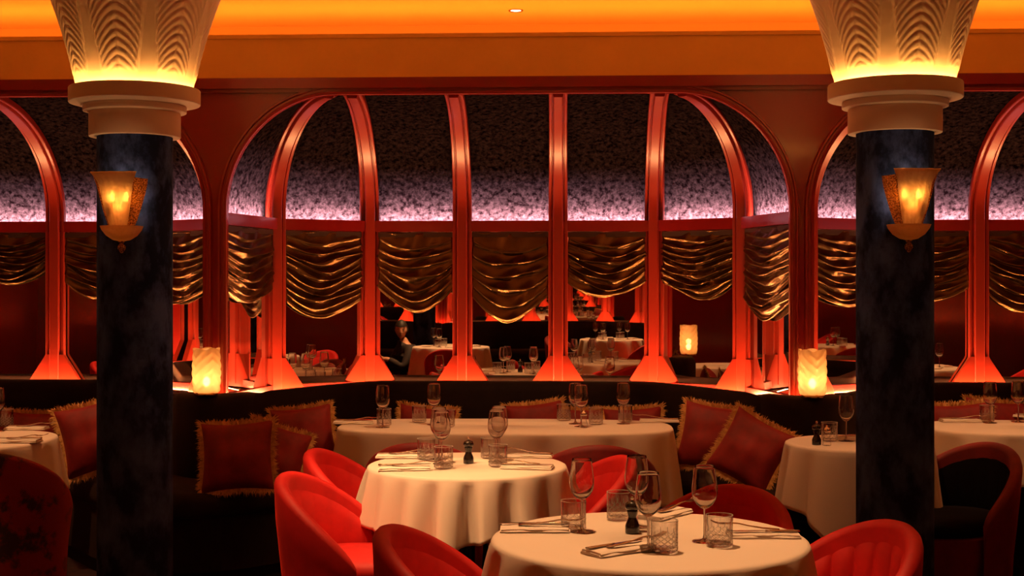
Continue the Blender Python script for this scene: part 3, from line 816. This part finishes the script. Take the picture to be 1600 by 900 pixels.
def place(kind, x, y, label, group, rz=None, z=TT, tilt=0, rx=0):
    mk = dict(wine=make_wine, rocks=make_rocks, mill=make_mill, salt=make_salt, knife=make_knife, fork=make_fork, napkin=lambda: make_napkin(3))
    cat = dict(wine='wine glass', rocks='tumbler', mill='pepper mill', salt='salt shaker', knife='knife', fork='fork', napkin='napkin')
    if kind not in PROTO: PROTO[kind] = o = mk[kind]()
    else: o = copy_tree(PROTO[kind])
    o.location = (x, y, z); o.rotation_euler = (rx, -tilt, rz if rz is not None else random.uniform(0, 3))
    tag(o, label, cat[kind], group); return o
def by_top(px, ytop):          # wine glass from the top of its rim
    return atZ(px, ytop, TT+.2185)
def by_base(px, y): return atZ(px, y, TT)
def W(px, yt, lab, g='wine glasses on the tables'): p = by_top(px, yt); return place('wine', p.x, p.y, lab, g)
def R(px, y, lab, g='cut glass tumblers on the tables'): p = by_base(px, y); return place('rocks', p.x, p.y, lab, g)
def S(px, y, rz, where, order=0, tilt=0):
    p = by_base(px, y)
    place('napkin', p.x, p.y, 'folded white napkin '+where, 'folded napkins on the tables', rz)
    c, s = cos(rz), sin(rz)
    place('knife', p.x-s*.018, p.y+c*.018, 'silver knife lying on the napkin '+where, 'table knives on the napkins', rz+.04+order*pi, TT+.0155)
    place('fork', p.x+s*.014+c*.050, p.y-c*.014+s*.050, 'silver fork lying on the napkin '+where, 'table forks on the napkins', rz-.09, TT+.0235, .07)
# nearest table
W(909, 717, 'wine glass on the nearest table, behind its left napkin'); W(995, 712, 'wine glass farthest back on the nearest table')
W(1013, 738, 'wine glass beside the black mill on the nearest table, in front of another'); W(1101, 728, 'wine glass at the right of the nearest table, just behind a tumbler')
R(896, 828, 'cut tumbler by the left napkin on the nearest table'); R(967, 812, 'cut tumbler left of the black mill, at the back of the nearest table')
R(1038, 862, 'cut tumbler at the front of the nearest table, by the forked napkin'); R(1124, 853, 'cut tumbler beside the right napkin on the nearest table')
p = by_base(988, 833); place('mill', p.x, p.y, 'black pepper mill on the nearest table', 'pepper mills')
p = by_base(1003, 830); place('salt', p.x, p.y, 'crystal salt shaker behind the mill on the nearest table', 'salt shakers')
S(836, 829, radians(2), 'at the left of the nearest table', 1)
S(968, 862, radians(38), 'at the front of the nearest table')
S(1192, 838, radians(182), 'at the right of the nearest table')
S(1040, 806, radians(55), 'at the back of the nearest table')
# middle table
W(690, 642, 'wine glass on the left of the middle round table, the nearer of two'); W(686, 637, 'wine glass on the left of the middle round table, the farther of two')
W(776, 640, 'wine glass on the right of the middle round table, the nearer of two'); W(780, 635, 'wine glass on the right of the middle round table, the farther of two')
R(666, 718, 'cut tumbler at the back left of the middle round table'); R(693, 732, 'cut tumbler below the left wine glasses on the middle round table')
R(765, 716, 'cut tumbler at the back right of the middle round table'); R(778, 729, 'cut tumbler below the right wine glasses on the middle round table')
p = by_base(732, 724); place('mill', p.x, p.y, 'black pepper mill on the middle round table', 'pepper mills')
S(626, 715, radians(3), 'at the back left of the middle round table', 1)
S(632, 734, radians(8), 'at the front left of the middle round table')
S(826, 714, radians(175), 'at the back right of the middle round table')
S(824, 732, radians(172), 'at the front right of the middle round table', 1)
# rear long table
W(598, 602, 'wine glass at the left end of the long rear table'); W(678, 599, 'wine glass on the long rear table behind the middle table glasses')
W(899, 598, 'wine glass right of centre on the long rear table, the left of two'); W(908, 601, 'wine glass right of centre on the long rear table, the right of two')
W(974, 598, 'wine glass near the right end of the long rear table')
R(600, 665, 'cut tumbler under the leftmost wine glass on the long rear table'); R(655, 660, 'cut tumbler left of the second wine glass on the long rear table')
R(699, 667, 'cut tumbler on the long rear table, right above the middle table wine glasses'); R(881, 657, 'cut tumbler left of the paired wine glasses on the long rear table')
R(931, 663, 'cut tumbler right of the paired wine glasses on the long rear table'); R(977, 659, 'cut tumbler under the rightmost wine glass on the long rear table')
p = by_base(912, 668); place('salt', p.x, p.y, 'small crystal salt shaker on the long rear table', 'salt shakers')
S(552, 662, radians(1), 'at the left end of the long rear table'); S(1030, 659, radians(179), 'at the right end of the long rear table')
# table by the right column
W(1322, 617, 'wine glass just left of the right column'); W(1352, 619, 'wine glass mostly hidden behind the right column')
R(1296, 689, 'cut tumbler on the table left of the right column')
p = by_base(1276, 695); place('mill', p.x, p.y, 'black pepper mill on the table by the right column', 'pepper mills')
p = by_base(1292, 696); place('salt', p.x, p.y, 'crystal salt shaker on the table by the right column', 'salt shakers')
S(1340, 686, radians(30), 'beside the right column')
# right edge table
W(1547, 597, 'wine glass on the right edge table, left of another'); W(1591, 596, 'wine glass cut by the right edge of the picture')
R(1542, 659, 'cut tumbler on the right edge table'); S(1500, 659, radians(2), 'at the left end of the right edge table'); S(1572, 650, radians(150), 'between the wine glasses of the right edge table')
# left edge table
W(-4, 606, 'wine glass cut by the left edge of the picture'); R(9, 666, 'cut tumbler at the left edge of the picture')
S(42, 671, radians(2), 'at the back of the left edge table'); S(28, 691, radians(0), 'at the front of the left edge table', 1)
# tables seen in the mirrors
for c, nm in ((pB1, 'beside the kneeling person'), (pB2, 'behind the camera'), (pB3, 'right of the camera'), (pB5, 'beyond the right edge'), (pB6, 'beyond the left edge')):
    for a in (.5, 2.1, 3.6, 5.2):
        place('wine', c.x+.24*cos(a), c.y+.24*sin(a), 'wine glass on the table '+nm+', seen in the mirrors', 'wine glasses on the table '+nm)
        place('rocks', c.x+.17*cos(a+.5), c.y+.17*sin(a+.5), 'tumbler on the table '+nm+', seen in the mirrors', 'tumblers on the table '+nm)
        place('napkin', c.x+.30*cos(a-.75), c.y+.30*sin(a-.75), 'napkin on the table '+nm+', seen in the mirrors', 'napkins on the table '+nm, a-.75+pi/2)

# ------------------------------------------------------------------ tub chairs (open side towards +X)
def make_chair(outer, inner, seat, chan=.25):
    root = empty('tub_chair')
    A = radians(104); n = 48; rb = .268; th = .052; zt = .775; za = .47
    def rim(f): return za+(zt-za)*(max(0, cos(f/A*pi/2))**.80)
    def P(f, r, z): return Vector((-r*cos(f)*1.0, r*sin(f)*.96, z))
    osec, isec = [], []
    for i in range(n+1):
        f = -A+2*A*i/n; z = rim(f); k = (z-.1)
        ro = lambda zz: rb+.05*sstep(.1, .75, zz)
        e = min(1, (A-abs(f))/.12); t2 = th*(.55+.45*e)
        pts = [P(f, ro(.09), .09), P(f, ro(.3), .3), P(f, ro(z*.8), z*.8)]
        rc = ro(z)-t2/2
        for q in range(7):
            b = pi*q/6; pts.append(P(f, rc+t2/2*cos(b), z-t2/2+t2/2*sin(b)))
        pts += [P(f, rc-t2/2+.004, max(.40, z-.14)), P(f, rc-t2/2+.004, .38), P(f, rc-t2/2+.004, .09)]
        osec.append(pts)
    MB().loft(osec).build('shell', outer, root, True, 60)
    # channel-tufted lining inside the shell
    n2 = 200; A2 = A-.10
    for i in range(n2+1):
        f = -A2+2*A2*i/n2; z = rim(f)-.055; ch = abs(sin(f*11))**.6
        r = rb+.05-th; row = []
        for q in range(9):
            t = q/8; zz = .43+(max(z, .44)-.43)*t
            rr = rb+.05*sstep(.1, .75, zz)-th - (.016+.014*(ch-.6)*chan)*(sin(pi*min(1, t*1.0+.02))**.35 if t < 1 else 0) + .008
            row.append(P(f, rr, zz))
        isec.append(row)
    MB().loft(isec, closed=False).build('channelled_lining', inner, root)
    # round seat cushion and drum below
    def seatfn(r, z, a): return r*(1+.0*cos(a))
    s = MB().lathe([(0, .40), (.235, .40), (.262, .412), (.270, .435), (.262, .462), (.235, .478), (.12, .486), (0, .487)], 48)
    for v in s.v: v.x = v.x*1.05+.03; v.y *= .80 if v.x < .05 else .84
    s.build('seat', seat, root)
    s = MB().lathe([(0, .09), (.245, .09), (.258, .10), (.266, .395), (.25, .405), (0, .405)], 48)
    for v in s.v: v.x = v.x*1.05+.02; v.y *= .84
    s.build('seat_drum', outer, root, True, 50)
    for x, y in ((.15, .14), (.15, -.14), (-.15, .14), (-.15, -.14)):
        MB().lathe([(0, 0), (.011, 0), (.016, .09), (0, .09)], 12, (x, y, 0)).build('leg', M['black'], root)
    return root
PC = {}
def chair(kind, x, y, rz, label, group='red velvet tub chairs'):
    if kind not in PC:
        mm = dict(red=(M['red'],)*3, pleated=(M['red'],)*3+(1.3,), floral=(M['floral'], M['black_velvet'], M['black_velvet']), black=(M['reddark'], M['black_velvet'], M['black_velvet']), dark=(M['reddark'],)*3)[kind]
        PC[kind] = o = make_chair(*mm)
    else: o = copy_tree(PC[kind])
    o.location = (x, y, 0); o.rotation_euler.z = rz; tag(o, label, 'chair', group); return o
def ch(kind, px, d, rz, label, group='red velvet tub chairs'):
    p = atD(px, d); return chair(kind, p.x, p.y, radians(rz), label, group)
ch('red', 560, 5.12, -7, 'bright red velvet tub chair left of the middle table, nearer of two')
ch('red', 588, 5.86, -7, 'red velvet tub chair left of the middle table, the farther of two')
ch('red', 750, 3.98, -6, 'red velvet tub chair at lower left of the nearest table')
ch('dark', 668, 6.42, 88, 'red tub chair darkened for shade, behind the middle table, left of the other', 'shade-darkened red tub chairs at the long rear table')
ch('dark', 930, 6.33, 92, 'red tub chair darkened for shade, behind the bright one, backing the long rear table', 'shade-darkened red tub chairs at the long rear table')
ch('red', 876, 5.60, 197, 'bright red velvet tub chair right of the middle table')
ch('red', 1100, 4.62, 238, 'red tub chair behind the right of the nearest table')
ch('pleated', 1272, 4.02, 200, 'red tub chair with channelled lining at lower right')
ch('floral', 8, 6.05, 96, 'dark floral tub chair at the left edge of the picture')
ch('black', 1482, 6.0, 212, 'tub chair with red outside and black lining, right of the right column')
ch('black', 1712, 5.75, 200, 'dark red tub chair cut by the right edge of the picture')
for x, y, rz, k, lab in ((3.75, 4.9, 190, 'red', 'red tub chair beyond the right edge of the picture, seen reflected'), (-4.15, 4.5, 0, 'red', 'red tub chair beyond the left edge of the picture, seen reflected'), (-2.35, 1.55, -30, 'red', 'red tub chair by the kneeling person, nearest the niche wall, seen reflected'), (-2.75, .25, 20, 'red', 'red tub chair by the left wall, behind the person, seen reflected'),
                    (-1.35, 1.75, -85, 'red', 'red tub chair in front of the kneeling person, seen reflected'), (.95, -.55, 230, 'red', 'red tub chair behind the camera, seen reflected'),
                    (-.05, -1.75, 35, 'black', 'black-lined tub chair behind the camera by the far banquette'), (1.30, .62, 40, 'red', 'red tub chair right of the camera, seen reflected'), (2.6, 1.3, 190, 'black', 'black-lined tub chair right of the camera')):
    chair(k, x, y, radians(rz), lab, 'chairs seen only in the mirrors')

# ------------------------------------------------------------------ cushions with gold fringe
def make_pillow(seed, s=.21):
    rnd = random.Random(seed); root = empty('fringed_pillow'); n = 22; v = []; f = []
    def pos(i, j, side):
        a = -1+2*i/n; b = -1+2*j/n
        pinch = 1-.10*(1-a*a) if True else 1
        x = a*s*(1-.09*(1-b*b)); y = b*s*(1-.09*(1-a*a))
        e = max(0, (1-a**2))*max(0, (1-b**2)); h = .075*(e**.42)+.004*sin(9*a+seed)*e+.004*sin(7*b+seed*2)*e
        return Vector((x, side*h, y))
    for side in (1, -1):
        o = len(v)
        for i in range(n+1):
            for j in range(n+1): v.append(pos(i, j, side))
        for i in range(n):
            for j in range(n):
                q = (o+i*(n+1)+j, o+i*(n+1)+j+1, o+(i+1)*(n+1)+j+1, o+(i+1)*(n+1)+j); f.append(q if side > 0 else q[::-1])
    mesh('pillow_body', v, f, M['pillow'], root)
    per = [(i, 0) for i in range(n)]+[(n, j) for j in range(n)]+[(i, n) for i in range(n, 0, -1)]+[(0, j) for j in range(n, 0, -1)]
    mb = MB(); P0 = [pos(i, j, 1) for i, j in per]
    N = len(P0)
    for k in range(N):
        p = P0[k]; q = P0[(k+1) % N]
        for m in range(14):
            c = p.lerp(q, (m+rnd.random())/14); d = Vector((c.x, 0, c.z)).normalized()
            ax = Vector((1 if abs(c.x) > s*.85 else 0, 0, 0))*(1 if c.x > 0 else -1)+Vector((0, 0, 1 if abs(c.z) > s*.85 else 0))*(1 if c.z > 0 else -1)
            d = (ax+d*.3+Vector((rnd.uniform(-.5, .5), rnd.uniform(-.7, .7), rnd.uniform(-.6, .3)))).normalized()
            ln = rnd.uniform(.018, .040); t = (q-p).normalized()*.0022
            w_ = Vector((rnd.uniform(-.6, .6), rnd.uniform(-.6, .6), rnd.uniform(-.8, .2)))*ln*.35
            mb.add([c-t-d*.006, c+t-d*.006, c+d*ln*.55+t, c+d*ln*.55-t, c+d*ln+w_], [(0, 1, 2, 3), (3, 2, 4)])
    mb.build('gold_fringe', M['fringe'], root, False)
    return root
PIL = [make_pillow(1, .18), make_pillow(2, .18)]
used = [False, False]
def pillow(px, py, d, rot, label, scale=1.0, k=0):
    o = PIL[k] if not used[k] else copy_tree(PIL[k]); used[k] = True
    p = ray(px, py)*d+Vector((0, 0, CH)); o.location = p; o.rotation_euler = tuple(radians(a) for a in rot); o.scale = (scale,)*3
    tag(o, label, 'cushion', 'red fringed cushions on the banquettes'); return o
pillow(371, 713, 6.72, (-22, -3, 8), 'large red velvet cushion with gold fringe beside the left column', 1.0)
pillow(430, 712, 7.0, (-22, 20, 20), 'plain-looking red cushion wedged between two fringed ones at left', .92, 1)
pillow(476, 682, 7.20, (-18, -5, 22), 'red fringed cushion upright on the left side of the middle niche', .92, 1)
pillow(1112, 683, 7.10, (-18, 6, -24), 'upright red fringed cushion on the right side of the middle niche', .98, 1)
pillow(1173, 705, 6.85, (-22, 24, -32), 'tilted red fringed cushion leaning at the right of the middle niche', .98)
pillow(838, 674, 7.86, (-14, -6, 4), 'fringed cushion whose top shows above the rear table centre', .95)
pillow(664, 680, 7.86, (-14, 5, -6), 'red cushion behind the tumblers at the left of the rear table', .95, 1)
pillow(900, 682, 7.90, (-14, 3, 5), 'red cushion behind the paired wine glasses on the rear table', .95, 1)
pillow(990, 682, 7.80, (-14, -4, -8), 'red cushion behind the rightmost glass on the rear table', .95)
pillow(152, 682, 7.05, (-18, -14, 14), 'red fringed cushion half hidden behind the left column', 1.05, 1)
pillow(42, 690, 7.45, (-14, 3, 6), 'fringed cushion top behind the left edge table', .95)
pillow(1500, 680, 7.45, (-14, -4, -6), 'red cushion behind the right edge table, next to the right column', 1.0)
pillow(1555, 672, 7.55, (-14, 6, 4), 'fringed cushion behind the wine glasses of the right edge table', .95, 1)

# ------------------------------------------------------------------ the kneeling person seen in the mirror
def make_person():
    root = empty('person', (-1.96, .45, -.20), radians(60))       # faces local +Y... towards the niche
    def skin(name, pts, edges, rad, m, parent, sub=2):
        me = bpy.data.meshes.new(name); me.from_pydata(pts, edges, []); o = bpy.data.objects.new(name, me); COL.objects.link(o)
        md = o.modifiers.new('skin', 'SKIN'); md.use_smooth_shade = True
        for i, r in enumerate(rad): me.skin_vertices[0].data[i].radius = (r if isinstance(r, tuple) else (r, r))
        me.skin_vertices[0].data[0].use_root = True
        s = o.modifiers.new('sub', 'SUBSURF'); s.levels = sub; s.render_levels = sub; me.materials.append(m); o.parent = parent; return o
    # joints (x right, y forward)
    pts = [(0, 0, .53), (0, .02, .68), (0, .05, .84), (0, .07, .93), (0, .09, .99), (0, .105, 1.05),
           (.09, .06, .90), (.18, .07, .87), (.23, .20, .68), (.14, .36, .79), (.10, .43, .785),
           (-.09, .06, .90), (-.18, .07, .87), (-.23, .20, .68), (-.12, .34, .79), (-.06, .40, .785),
           (.10, .02, .53), (.12, .18, .40), (.13, .30, .28), (.13, .02, .265), (.13, -.10, .255),
           (-.10, .02, .53), (-.12, .18, .40), (-.13, .30, .28), (-.13, .02, .265), (-.13, -.10, .255)]
    edges = [(0, 1), (1, 2), (2, 3), (3, 4), (4, 5), (3, 6), (6, 7), (7, 8), (8, 9), (9, 10), (3, 11), (11, 12), (12, 13), (13, 14), (14, 15),
             (0, 16), (16, 17), (17, 18), (18, 19), (19, 20), (0, 21), (21, 22), (22, 23), (23, 24), (24, 25)]
    rad = [(.15, .11), (.14, .10), (.15, .095), (.065, .055), .050, .050, .045, .048, .040, .032, .028, .045, .048, .042, .032, .028, .09, .065, .052, .036, .034, .09, .065, .052, .036, .034]
    skin('body', pts, edges, rad, M['skin'], root)
    cp = pts[:4]+pts[6:10]+pts[11:15]+[(0, .078, .958)]; ce = [(0, 1), (1, 2), (2, 3), (3, 4), (4, 5), (5, 6), (6, 7), (3, 8), (8, 9), (9, 10), (10, 11), (3, 12)]
    skin('shirt', cp, ce, [(.163, .125), (.153, .113), (.172, .113), (.15, .12), .112, .078, .056, .042, .112, .072, .056, .042, .068], M['shirt'], root)
    tp = [pts[0]]+pts[16:20]+pts[21:25]; te = [(0, 1), (1, 2), (2, 3), (3, 4), (0, 5), (5, 6), (6, 7), (7, 8)]
    skin('trousers', tp, te, [(.165, .13), .102, .076, .062, .050, .102, .076, .062, .050], M['shirt'], root)
    # head with face
    mb = MB(); secs = []
    for j in range(25):
        t = j/24; ph = -pi/2+pi*t; row = []
        for i in range(32):
            a = 2*pi*i/32; x = .074*cos(ph)*cos(a); y = .092*cos(ph)*sin(a); z = .112*sin(ph)
            if z < 0: x *= 1-.25*(-z/.112); y *= 1-.10*(-z/.112)
            if y > 0:
                fx = math.exp(-(x/.012)**2)
                y += .022*fx*math.exp(-((z+.018)/.018)**2)+.010*fx*math.exp(-((z)/.03)**2)
                y -= .010*math.exp(-((abs(x)-.030)/.014)**2)*math.exp(-((z-.008)/.012)**2)
                y += .005*math.exp(-(x/.022)**2)*math.exp(-((z+.055)/.008)**2)
            row.append(Vector((x, y, z)))
        secs.append(row)
    hd = MB().loft(secs, True, False).build('head', M['skin'], root); hd.location = (0, .125, 1.135); hd.rotation_euler = (radians(-12), 0, radians(-65))
    for s in (-1, 1):
        e = MB().lathe([(0, 0), (.012, .002), (.015, .010), (.010, .014), (0, .012)], 14); o = e.build('ear', M['skin'], hd); o.location = (s*.068, -.005, 0); o.rotation_euler = (0, s*pi/2, 0); o.scale = (1.6, 1, 1)
        o = MB().lathe([(0, -.010), (.007, -.007), (.010, 0), (.007, .007), (0, .010)], 12).build('eye', M['enamel'], hd); o.location = (s*.029, .070, .010)
        o = MB().lathe([(0, .0), (.005, 0), (.0045, .002), (0, .003)], 10).build('iris', M['hair'], hd); o.location = (s*.029, .0795, .010); o.rotation_euler = (-pi/2, 0, 0)
        MB().tube([(s*.014, .084, .026), (s*.028, .084, .031), (s*.043, .074, .027)], .003, 6).build('eyebrow', M['hair'], hd)
    MB().tube([(-.022, .078, -.053), (0, .088, -.055), (.022, .078, -.053)], [.002, .0045, .002], 8).build('lips', mat('lip', (.40, .12, .09), .5), hd)
    secs = []
    for j in range(14):
        t = j/13; row = []
        for i in range(32):
            a = 2*pi*i/32; lo = -.35 if sin(a) < .3 else .42; ph = lo+(pi/2-lo)*t
            wv = 1+.02*sin(a*9+j)
            row.append(Vector((.082*cos(ph)*cos(a)*wv, .100*cos(ph)*sin(a)*wv-.003, .124*sin(ph)+.002)))
        secs.append(row)
    MB().loft(secs, True, False).build('hair', M['hair'], hd)
    # hands: palm with five fingers each, resting on the table edge
    for s in (1, -1):
        pw = Vector((s*.10 if s > 0 else -.06, .43 if s > 0 else .40, .782))
        P = [tuple(pw)]; E = []; Rr = [.024]
        P.append((pw.x-s*.01, pw.y+.045, .779)); E.append((0, 1)); Rr.append((.034, .014))
        for q in range(4):
            bx = pw.x-s*.01+(q-1.5)*.018; k = len(P); ln = (.030, .036, .034, .026)[q]
            P += [(bx, pw.y+.072, .780), (bx, pw.y+.072+ln, .782), (bx, pw.y+.072+ln*1.8, .766)]; E += [(1, k), (k, k+1), (k+1, k+2)]; Rr += [.0095, .0085, .007]
        k = len(P); P += [(pw.x-s*.035, pw.y+.025, .778), (pw.x-s*.055, pw.y+.050, .774)]; E += [(0, k), (k, k+1)]; Rr += [.0105, .0085]
        skin('hand', P, E, Rr, M['skin'], root, 1)
    tag(root, 'dark-haired person in dark shirt, low beside the table, face turned, seen in the mirror', 'person')
    return root
make_person()

# ------------------------------------------------------------------ spots from the ceiling
spot(pF.x-.25, pF.y+.12, pF.x, pF.y, L['spot']*1.0, 40)
spot(pM.x-.30, pM.y-.55, pM.x-.05, pM.y, L['spot']*1.25, 42)
spot(pM.x-.95, pM.y-1.0, atD(560, 5.2).x, 5.15, L['spot']*1.0, 34)
spot(pRe.x+.1, 6.60, pRe.x+.1, 7.05, L['spot']*.55, 60)
spot(pRt.x-.35, 6.05, pRt.x-.05, pRt.y, L['spot']*1.2, 34)
spot(atD(1570, 6.9).x, 6.5, atD(1570, 6.9).x, 6.9, L['spot']*.55, 44)
spot(pLf.x+.1, 6.3, pLf.x+.05, 6.5, L['spot']*.6, 40)
spot(pB5.x, pB5.y, pB5.x, pB5.y+.1, L['spot']*1.2, 60); spot(pB6.x, pB6.y, pB6.x, pB6.y+.1, L['spot']*1.2, 60)
spot(pB1.x, pB1.y, pB1.x, pB1.y+.1, L['spot']*2, 60); spot(pB2.x, pB2.y, pB2.x, pB2.y+.1, L['spot']*2, 60); spot(pB3.x, pB3.y, pB3.x, pB3.y+.1, L['spot']*2, 60)

# light passes through the glassware on the tables
for o in bpy.data.objects:
    if o.type == 'MESH' and o.data.materials and o.data.materials[0] in (M['glass'],): o.cycles.is_caustics_caster = True
    elif o.type == 'MESH' and o.data.materials and o.data.materials[0] in (M['cloth'], M['napkin']): o.cycles.is_caustics_receiver = True
    elif o.type == 'LIGHT' and o.data.type == 'SPOT': o.data.cycles.is_caustics_light = True
